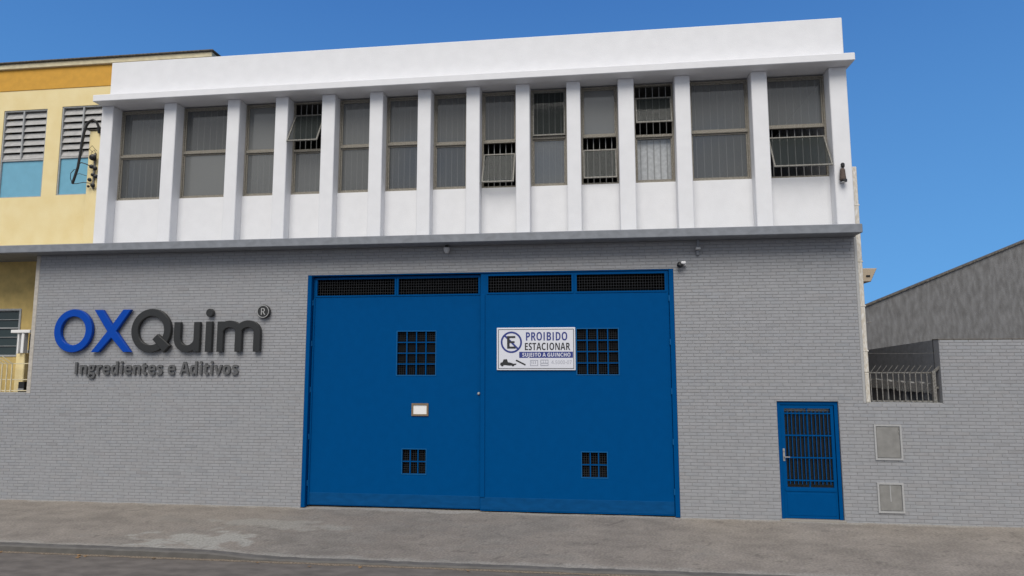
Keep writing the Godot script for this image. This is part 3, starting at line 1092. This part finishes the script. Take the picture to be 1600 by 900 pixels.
func wall_sign() -> void:
	var s := thing("letter_sign", "large raised blue and black company lettering on the grey tiles", "sign")
	var z0 := 0.025
	var z1 := 0.095
	var bv := 0.008
	var b := MB.new()
	b.ring(-11.117, 3.546, 0.452, 0.466, 0.156, z0, z1, bv)
	part("letter", b, M.letterblue, s, "blue letter O")
	b = MB.new()
	# X outline
	var xl := -10.668
	var xr := -9.732
	var yb := 3.083
	var yt := 3.995
	var cx := -10.205
	var cy := 3.53
	b.ext(PackedVector2Array([Vector2(xl, yb), Vector2(xl + 0.185, yb), Vector2(cx, cy - 0.14), Vector2(xr - 0.175, yb), Vector2(xr, yb), Vector2(cx + 0.105, cy), Vector2(-9.775, yt), Vector2(-9.965, yt), Vector2(cx, cy + 0.135), Vector2(-10.445, yt), Vector2(-10.64, yt), Vector2(cx - 0.105, cy)]), z0, z1, bv)
	part("letter", b, M.letterblue, s, "blue letter X")
	b = MB.new()
	b.ring(-9.293, 3.54, 0.455, 0.464, 0.156, z0, z1, bv)
	b.ext(PackedVector2Array([Vector2(-9.125, 3.462), Vector2(-8.83, 3.222), Vector2(-8.965, 3.072), Vector2(-9.235, 3.352)]), z0, z1 + 0.02, bv)
	part("letter", b, M.letterdark, s, "black letter Q")
	var hw := 0.074
	b = MB.new()
	var lp := [Vector2(-8.69, 3.715)]
	lp.append_array(arc(Vector2(-8.46, 3.385), 0.23, 0.235, 180, 345))
	b.ext(stroke(lp, hw), z0, z1, bv)
	b.ext(PackedVector2Array([Vector2(-8.312, 3.083), Vector2(-8.176, 3.083), Vector2(-8.176, 3.715), Vector2(-8.312, 3.715)]), z0, z1 + 0.003, bv)
	part("letter", b, M.letterdark, s, "black letter u")
	b = MB.new()
	b.ext(PackedVector2Array([Vector2(-8.045, 3.083), Vector2(-7.905, 3.083), Vector2(-7.905, 3.722), Vector2(-8.045, 3.722)]), z0, z1, bv)
	var dot := PackedVector2Array()
	for q in arc(Vector2(-7.975, 3.905), 0.082, 0.088, 0, 345, 22):
		dot.append(q)
	b.ext(dot, z0, z1, bv)
	part("letter", b, M.letterdark, s, "black letter i")
	b = MB.new()
	b.ext(PackedVector2Array([Vector2(-7.785, 3.083), Vector2(-7.65, 3.083), Vector2(-7.65, 3.72), Vector2(-7.785, 3.72)]), z0, z1, bv)
	for k in 2:
		var ax := -7.718 + k * 0.41
		lp = arc(Vector2(ax + 0.205, 3.5), 0.205, 0.165, 165, 0)
		lp.append(Vector2(ax + 0.41, 3.083))
		b.ext(stroke(lp, hw), z0, z1 + 0.003 * (k + 1), bv)
	part("letter", b, M.letterdark, s, "black letter m")
	b = MB.new()
	b.lathe([[0.142, 0], [0.142, 0.05], [0.135, 0.058], [0, 0.058]], Vector3(-6.785, 3.92, z0), Vector3.BACK, 32)
	part("registered_disc", b, M.letterdark, s)
	b = MB.new()
	b.ring(-6.785, 3.92, 0.132, 0.132, 0.014, z0 + 0.0585, z0 + 0.064, 0.002, 40)
	part("ring", b, M.boxframe, s)
	var rl := text_mesh("R", 0.14, 0.012, 400)
	var ro := put("letter", rl[0], M.boxframe, s, "small pale letter R in the black disc")
	ro.position = Vector3(-6.785 - rl[1] / 2, 3.92 - 0.07, 0.088)
	var t := thing("tagline_sign", "smaller dark raised lettering in one line under the large letters", "sign")
	text_line(t, "Ingredientes e Aditivos", -11.09, -7.30, 2.61, 0.262, 0.03, 0.016, M.letteredge, 700)

func font(weight: int, name := "Droid Sans") -> SystemFont:
	var f := SystemFont.new()
	f.font_names = PackedStringArray([name])
	f.font_weight = weight
	return f

# [mesh, advance width]; the glyph's baseline-left is moved to the origin, cap is the capital height
func text_mesh(ch: String, cap: float, depth: float, weight: int) -> Array:
	var f := font(weight)
	if ch == "I":
		var q := MB.new()
		var aw := f.get_string_size(ch, HORIZONTAL_ALIGNMENT_LEFT, -1, 64).x * cap / 46.0
		var sw := cap * (0.105 if weight > 500 else 0.07)
		q.box(aw / 2 - sw, aw / 2 + sw, 0, cap, -depth / 2, depth / 2)
		return [q.mesh(), aw]
	var t := TextMesh.new()
	t.font = f
	t.text = ch
	t.font_size = 64
	t.depth = depth
	t.pixel_size = cap / 46.0
	t.curve_step = 1.0
	t.horizontal_alignment = HORIZONTAL_ALIGNMENT_LEFT
	t.vertical_alignment = VERTICAL_ALIGNMENT_TOP
	var faces := t.get_mesh_arrays()
	var v: PackedVector3Array = faces[Mesh.ARRAY_VERTEX]
	var down := f.get_ascent(64) * t.pixel_size
	for i in v.size():
		v[i].y += down
	var arr := []
	arr.resize(Mesh.ARRAY_MAX)
	arr[Mesh.ARRAY_VERTEX] = v
	arr[Mesh.ARRAY_NORMAL] = faces[Mesh.ARRAY_NORMAL]
	arr[Mesh.ARRAY_INDEX] = faces[Mesh.ARRAY_INDEX]
	var am := ArrayMesh.new()
	am.add_surface_from_arrays(Mesh.PRIMITIVE_TRIANGLES, arr)
	return [am, f.get_string_size(ch, HORIZONTAL_ALIGNMENT_LEFT, -1, 64).x * t.pixel_size]

func text_line(parent: Node, text: String, x0: float, x1: float, base: float, cap: float, depth: float, z: float, m: Material, weight: int) -> void:
	var f := font(weight)
	var ps := cap / 46.0
	var total := f.get_string_size(text, HORIZONTAL_ALIGNMENT_LEFT, -1, 64).x * ps
	var k := (x1 - x0) / total
	for i in text.length():
		if text[i] == " ":
			continue
		var g := text_mesh(text[i], cap, depth, weight)
		var o := put("letter", g[0], m, parent)
		o.position = Vector3(x0 + f.get_string_size(text.substr(0, i), HORIZONTAL_ALIGNMENT_LEFT, -1, 64).x * ps * k, base, z + depth / 2)
		o.scale = Vector3(k, 1, 1)

# ---------------------------------------------------------------- no-parking sign
func parking_sign() -> void:
	var s := thing("parking_sign", "white no-parking sign with blue and black lettering on the right gate leaf", "sign")
	var x0 := -1.857
	var x1 := -0.29
	var y0 := 2.7
	var y1 := 3.545
	var zb := -0.028
	var b := MB.new()
	b.bev(x0, x1, y0, y1, zb, zb + 0.03, 0.008)
	part("plate", b, M.plate, s)
	var z := zb + 0.0305
	b = MB.new()
	b.panel(x0 + 0.03, x1 - 0.03, y0 + 0.03, y1 - 0.03, z, z + 0.001, [[x0 + 0.042, x1 - 0.042, y0 + 0.042, y1 - 0.042]])
	part("border_line", b, M.print_black, s)
	# the barred E
	var cx := -1.562
	var cy := 3.255
	b = MB.new()
	b.ring(cx, cy, 0.214, 0.214, 0.036, z, z + 0.002, 0.0003, 48)
	b.beam(Vector3(cx - 0.135, cy + 0.135, z + 0.0025), Vector3(cx + 0.135, cy - 0.135, z + 0.0025), 0.036, 0.001)
	part("ban_ring", b, M.print_blue, s)
	b = MB.new()
	b.ext(PackedVector2Array([Vector2(cx - 0.085, cy - 0.125), Vector2(cx + 0.085, cy - 0.125), Vector2(cx + 0.085, cy - 0.085), Vector2(cx - 0.035, cy - 0.085), Vector2(cx - 0.035, cy - 0.015), Vector2(cx + 0.065, cy - 0.015), Vector2(cx + 0.065, cy + 0.022), Vector2(cx - 0.035, cy + 0.022), Vector2(cx - 0.035, cy + 0.085), Vector2(cx + 0.08, cy + 0.085), Vector2(cx + 0.08, cy + 0.123), Vector2(cx - 0.085, cy + 0.123)]), z, z + 0.004, 0.0)
	part("letter", b, M.print_black, s, "black letter E in the barred ring")
	text_line(s, "PROIBIDO", -1.285, -0.44, 3.287, 0.165, 0.002, z, M.print_blue, 700)
	text_line(s, "ESTACIONAR", -1.305, -0.395, 3.098, 0.142, 0.002, z, M.print_black, 700)
	b = MB.new()
	b.box(-1.405, -0.34, 2.945, 3.065, z, z + 0.001)
	part("blue_strip", b, M.print_blue, s)
	text_line(s, "SUJEITO A GUINCHO", -1.345, -0.385, 2.968, 0.075, 0.002, z + 0.0015, M.plate, 700)
	# tow truck drawing
	b = MB.new()
	b.ext(PackedVector2Array([Vector2(-1.79, 2.8), Vector2(-1.78, 2.85), Vector2(-1.74, 2.86), Vector2(-1.72, 2.915), Vector2(-1.65, 2.92), Vector2(-1.63, 2.86), Vector2(-1.57, 2.85), Vector2(-1.52, 2.83), Vector2(-1.46, 2.835), Vector2(-1.47, 2.805), Vector2(-1.6, 2.79), Vector2(-1.68, 2.8)]), z, z + 0.001, 0.0)
	b.beam(Vector3(-1.47, 2.9, z + 0.0012), Vector3(-1.28, 2.805, z + 0.0012), 0.03, 0.0015)
	for wx in [-1.745, -1.53]:
		b.lathe([[0.028, 0], [0.028, 0.0022], [0, 0.0022]], Vector3(wx, 2.805, z), Vector3.BACK, 14)
	part("truck_drawing", b, M.print_black, s)
	b = MB.new()
	b.panel(-1.19, -1.03, 2.785, 2.905, z, z + 0.001, [[-1.175, -1.045, 2.8, 2.89]])
	for k in 3:
		b.box(-1.16 + k * 0.035, -1.145 + k * 0.035, 2.825, 2.88, z, z + 0.0012)
	part("small_print", b, M.print_grey, s)
	b = MB.new()
	b.panel(-0.985, -0.825, 2.785, 2.91, z, z + 0.001, [[-0.97, -0.93, 2.85, 2.895], [-0.92, -0.885, 2.85, 2.895], [-0.875, -0.84, 2.85, 2.895], [-0.97, -0.84, 2.805, 2.83]])
	part("small_print", b, M.print_grey, s)
	text_line(s, "4.5000-07", -0.77, -0.365, 2.825, 0.07, 0.0015, z, M.print_grey, 400)

# ---------------------------------------------------------------- small fixtures
func fixtures() -> void:
	# notice in a small frame on the left leaf
	var n := thing("notice", "small white paper notice in a brown frame on the left gate leaf", "notice")
	var b := MB.new()
	b.panel(-3.61, -3.262, 1.785, 2.035, -0.1, -0.075, [[-3.575, -3.297, 1.82, 2.0]])
	part("notice_frame", b, M.wood, n)
	b = MB.new()
	b.box(-3.575, -3.297, 1.82, 2.0, -0.0995, -0.088)
	part("paper", b, M.paper, n)
	# meter boxes
	for k in 2:
		var q: Array = [5.155, 5.63, 1.075, 1.715] if k == 0 else [5.15, 5.602, 0.137, 0.672]
		var o := thing("meter_box", "upper grey metal meter cabinet, taller, with a plain door" if k == 0 else "lower grey metal meter cabinet, squarer, with a ribbed door", "meter box", Vector3.ZERO, "meter boxes right of the small blue door")
		b = MB.new()
		b.panel(q[0], q[1], q[2], q[3], -0.02, 0.024, [[q[0] + 0.032, q[1] - 0.032, q[2] + 0.032, q[3] - 0.032]])
		part("cabinet_frame", b, M.boxframe, o)
		b = MB.new()
		b.bev(q[0] + 0.04, q[1] - 0.04, q[2] + 0.04, q[3] - 0.04, -0.02, 0.014, 0.006)
		part("cabinet_door", b, M.boxmetal, o)
		b = MB.new()
		if k == 0:
			b.bev(q[1] - 0.06, q[1] - 0.045, q[3] - 0.17, q[3] - 0.06, 0.013, 0.022, 0.003)
			part("latch", b, M.galv, o)
		else:
			b.bev((q[0] + q[1]) / 2 - 0.012, (q[0] + q[1]) / 2 + 0.006, q[2] + 0.2, q[3] - 0.045, 0.013, 0.02, 0.003)
			part("door_rib", b, M.boxframe, o)
	# camera by the gate's upper right corner
	var c := thing("security_camera", "small white security camera with dark lens above the gate's right corner", "camera")
	b = MB.new()
	b.bev(1.77, 1.86, 4.745, 4.8, 0.003, 0.16, 0.012)
	b.bev(1.83, 1.875, 4.725, 4.75, 0.003, 0.05, 0.006)
	part("housing", b, M.white, c)
	b = MB.new()
	b.lathe([[0, -0.05], [0.045, -0.045], [0.06, -0.01], [0.06, 0.02], [0, 0.025]], Vector3(1.755, 4.735, 0.1), Vector3(0.5, 0.6, -0.4).normalized(), 16)
	part("lens", b, M.black, c)
	# lights under the ledge
	var l := thing("ceiling_lamp", "round grey lamp under the ledge above the left gate leaf", "lamp")
	b = MB.new()
	b.lathe([[0, -0.1], [0.035, -0.095], [0.055, -0.06], [0.068, 0.0], [0.068, 0.012], [0, 0.012]], Vector3(-2.87, 5.16, 0.12), Vector3.UP, 20)
	part("lamp_shade", b, M.opal, l)
	b = MB.new()
	b.lathe([[0.03, 0.012], [0.03, 0.069], [0, 0.069]], Vector3(-2.87, 5.16, 0.12), Vector3.UP, 12)
	part("stem", b, M.black, l)
	l = thing("sensor", "grey box sensor on a stem under the ledge right of the gate", "sensor")
	b = MB.new()
	b.bev(2.06, 2.15, 5.03, 5.075, 0.05, 0.14, 0.008)
	part("sensor_head", b, M.opal, l)
	b = MB.new()
	b.lathe([[0.025, 0.0], [0.025, 0.153], [0, 0.153]], Vector3(2.105, 5.074, 0.1), Vector3.UP, 10)
	b.bev(2.075, 2.135, 4.93, 5.03, 0.0, 0.06, 0.006)
	part("stem", b, M.ledge, l)
	# weathered siren on the last pilaster
	var s := thing("wall_siren", "weathered brown siren-like fitting with a dark knob on the rightmost pilaster", "siren")
	b = MB.new()
	b.lathe([[0, 0], [0.055, 0], [0.06, 0.02], [0.052, 0.09], [0.045, 0.2], [0.03, 0.225], [0, 0.228]], Vector3(4.825, 6.3, 0.15), Vector3.UP, 18)
	part("body", b, M.siren, s)
	b = MB.new()
	b.lathe([[0.02, 0.0], [0.022, 0.02], [0.036, 0.04], [0.036, 0.09], [0.02, 0.11], [0, 0.112]], Vector3(4.835, 6.525, 0.15), Vector3.UP, 14)
	part("knob", b, M.black, s)
	b = MB.new()
	b.lathe([[0, 0], [0.05, 0], [0.05, 0.045], [0, 0.05]], Vector3(4.845, 6.262, 0.16), Vector3.UP, 14)
	b.bev(4.8, 4.87, 6.3, 6.5, 0.08, 0.11, 0.005)
	part("base", b, M.black, s)
	b = MB.new()
	b.bev(4.79, 4.85, 6.245, 6.262, 0.1, 0.2, 0.004)
	part("lip", b, M.boxframe, s)
	# downpipe
	var d := thing("downpipe", "stained white square downpipe at the right corner of the building", "pipe")
	b = MB.new()
	b.bev(5.085, 5.185, 2.66, 6.63, -0.24, -0.1, 0.012)
	part("pipe", b, M.pipe, d)
	for yy in [3.05, 3.9, 4.75, 5.85]:
		b = MB.new()
		b.bev(5.075, 5.195, yy, yy + 0.03, -0.245, -0.094, 0.004)
		part("clamp", b, M.pipe, d)
	b = MB.new()
	b.lathe([[0.012, 0], [0.012, 0.12], [0, 0.12]], Vector3(5.185, 3.6, -0.15), Vector3.RIGHT, 8)
	part("peg", b, M.galv, d)
	# service entrance: conduit and insulators on the yellow pier
	var e := thing("service_conduit", "black bent conduit looping from the yellow pier beside the first pilaster", "conduit")
	var path := [Vector3(-10.93, 8.0, -0.03), Vector3(-10.93, 8.15, 0.0), Vector3(-10.965, 8.25, 0.03), Vector3(-11.04, 8.29, 0.05), Vector3(-11.12, 8.255, 0.05), Vector3(-11.19, 8.16, 0.05), Vector3(-11.235, 8.0, 0.05), Vector3(-11.27, 7.75, 0.05), Vector3(-11.29, 7.5, 0.05), Vector3(-11.325, 7.2, 0.05), Vector3(-11.38, 7.0, 0.05), Vector3(-11.43, 6.83, 0.05)]
	b = MB.new()
	b.tube(path, 0.028, 10)
	part("pipe", b, M.black, e)
	b = MB.new()
	b.tube([Vector3(-11.43, 6.83, 0.05), Vector3(-11.47, 6.95, 0.07), Vector3(-11.47, 7.07, 0.07), Vector3(-11.41, 7.16, 0.05), Vector3(-11.35, 7.15, 0.05)], 0.008, 6)
	part("wire", b, M.black, e)
	b = MB.new()
	b.tube([Vector3(-11.43, 6.83, 0.05), Vector3(-11.3, 6.82, 0.08), Vector3(-11.15, 6.85, 0.06), Vector3(-11.03, 6.84, 0.0)], 0.009, 6)
	part("wire", b, M.black, e)
	b = MB.new()
	b.tube([Vector3(-11.31, 7.28, 0.05), Vector3(-11.22, 7.3, 0.08), Vector3(-11.12, 7.27, 0.06), Vector3(-11.03, 7.22, 0.0)], 0.011, 6)
	part("wire", b, M.black, e)
	b = MB.new()
	b.tube([Vector3(-11.38, 7.02, 0.06), Vector3(-11.25, 7.05, 0.08), Vector3(-11.1, 7.0, 0.04)], 0.006, 6)
	part("wire", b, M.black, e)
	var r := thing("insulator_rack", "rack of small black insulators fixed to the yellow pier", "insulators")
	b = MB.new()
	b.bev(-11.02, -10.98, 6.72, 7.55, -0.06, -0.03, 0.004)
	part("bracket", b, M.galv, r)
	for q in [[-11.0, 7.44, 0.075, 0.11], [-11.03, 7.23, 0.05, 0.07], [-10.94, 7.19, 0.05, 0.07], [-10.98, 7.04, 0.045, 0.07], [-10.9, 7.0, 0.05, 0.09], [-11.06, 6.93, 0.045, 0.05], [-10.97, 6.8, 0.05, 0.06], [-11.08, 6.78, 0.03, 0.05]]:
		b = MB.new()
		b.lathe([[0, 0], [q[2] * 0.6, 0.005], [q[2], q[3] * 0.35], [q[2] * 0.7, q[3] * 0.5], [q[2] * 0.9, q[3] * 0.75], [q[2] * 0.4, q[3]], [0, q[3]]], Vector3(q[0], q[1], -0.02), Vector3(0.15, -0.3, 1).normalized(), 14)
		part("insulator", b, M.black, r)
	for k in 3:
		b = MB.new()
		var yy := 7.6 - 0.1 * k
		b.tube([Vector3(-11.02 + 0.05 * k, yy - 0.05, 0.0), Vector3(-11.08 + 0.05 * k, yy + 0.02, 0.05), Vector3(-11.03 + 0.06 * k, yy + 0.1, 0.03), Vector3(-10.93, yy - 0.02, 0.0)], 0.006, 5)
		part("wire", b, M.black, r)

# ---------------------------------------------------------------- railings
func fences() -> void:
	var f := thing("railing", "grey spiked railing between the downpipe and the stepped tiled wall", "railing")
	var z := -0.1
	for k in 11:
		var b := MB.new()
		var x := 5.2 + k * 0.0985
		b.bev(x - 0.008, x + 0.008, 2.13, 2.66, z - 0.008, z + 0.008, 0.002)
		b.beam(Vector3(x, 2.655, z), Vector3(x + 0.075, 2.79, z + 0.06), 0.009, 0.009)
		part("spiked_bar", b, M.galv, f)
	for yy in [2.13, 2.655]:
		var b := MB.new()
		b.bev(5.16, 6.29, yy - 0.012, yy + 0.012, z - 0.03, z - 0.012, 0.003)
		part("rail", b, M.galv, f)
	var b := MB.new()
	b.bev(6.27, 6.33, 2.108, 2.68, z - 0.04, z + 0.03, 0.005)
	b.beam(Vector3(6.3, 2.67, z), Vector3(6.41, 2.78, z + 0.05), 0.04, 0.04)
	b.bev(6.33, 6.38, 2.36, 2.4, z - 0.03, z, 0.004)
	part("end_post", b, M.galv, f)
	b = MB.new()
	b.bev(5.075, 5.15, 2.11, 2.655, -0.2, -0.03, 0.006)
	b.bev(5.095, 5.105, 2.12, 2.65, -0.031, -0.022, 0.003)
	b.bev(5.12, 5.13, 2.12, 2.65, -0.031, -0.022, 0.003)
	part("corner_post", b, M.pipe, f)
	b = MB.new()
	b.tube([Vector3(5.19, 3.02, -0.12), Vector3(5.8, 3.01, -0.12), Vector3(6.383, 3.02, -0.12)], 0.002, 5)
	part("wire", b, M.galv, f)
	# left railing
	var g := thing("railing", "cream railing with bent tops on the low wall before the yellow building", "railing")
	for k in 17:
		var c := MB.new()
		var x := -12.70 - k * 0.122
		c.bev(x - 0.012, x + 0.012, 2.216, 2.85, -0.11, -0.092, 0.003)
		c.beam(Vector3(x, 2.845, -0.1), Vector3(x - 0.16, 3.0, 0.0), 0.015, 0.015)
		part("spiked_bar", c, M.cream, g)
	for yy in [2.25, 2.49, 2.84]:
		var c := MB.new()
		c.bev(-14.8, -12.26, yy - 0.01, yy + 0.01, -0.125, -0.11, 0.003)
		part("rail", c, M.cream, g)
	var a := thing("gate_post", "white post with an overhanging arm above the yellow yard pillar", "post")
	b = MB.new()
	b.bev(-12.615, -12.545, 3.07, 3.52, -0.3, -0.18, 0.008)
	part("post", b, M.paper, a)
	b = MB.new()
	b.bev(-12.87, -12.39, 3.52, 3.59, -0.32, -0.16, 0.008)
	part("arm", b, M.paper, a)
	b = MB.new()
	b.bev(-12.725, -12.69, 3.06, 3.52, -0.3, -0.2, 0.006)
	part("stile", b, M.paper, a)
	b = MB.new()
	b.box(-12.69, -12.63, 3.1, 3.52, -0.28, -0.25)
	part("panel", b, M.alu, a)
	b = MB.new()
	b.bev(-12.53, -12.38, 3.12, 3.51, -0.34, -0.3, 0.004)
	part("dark_panel", b, M.dark, a)
	b = MB.new()
	b.bev(-12.44, -12.42, 3.07, 3.14, -0.3, -0.18, 0.004)
	part("hinge", b, M.alu, a)
	var d := thing("vent_box", "small dark vent box at the foot of the yellow yard pillar", "vent")
	b = MB.new()
	b.bev(-12.575, -12.43, 2.217, 2.44, -0.24, -0.16, 0.005)
	part("body", b, M.black, d)
	b = MB.new()
	b.box(-12.575, -12.43, 2.27, 2.29, -0.159, -0.15)
	part("slat", b, M.alu, d)

# ---------------------------------------------------------------- dry leaves in the gutter
func litter() -> void:
	var spots := [[-8.45, 2.66], [-8.3, 2.7], [-8.38, 2.76], [-9.9, 2.66], [-10.4, 2.68], [-7.1, 2.68], [-5.3, 2.7], [-3.6, 2.72], [-1.9, 2.7], [0.3, 2.75], [1.2, 2.73], [-4.4, 2.78]]
	for s in spots:
		var b := MB.new()
		var r := rng.randf_range(0.018, 0.032)
		b.quad(Vector3(-r * 1.6, 0.012, 0), Vector3(0, 0.0, r * 0.7), Vector3(r * 1.6, 0.02, 0), Vector3(0, 0.008, 0))
		b.quad(Vector3(-r * 1.6, 0.012, 0), Vector3(0, 0.008, 0), Vector3(r * 1.6, 0.02, 0), Vector3(0, 0.012, -r * 0.7))
		var o := part("fallen_leaf", b, M.leaf, self)
		o.position = Vector3(s[0], -0.292, s[1])
		o.rotation.y = rng.randf() * TAU
		tag(o, "dry brown leaf lying in the gutter by the kerb", "leaf", "dry leaves in the gutter")
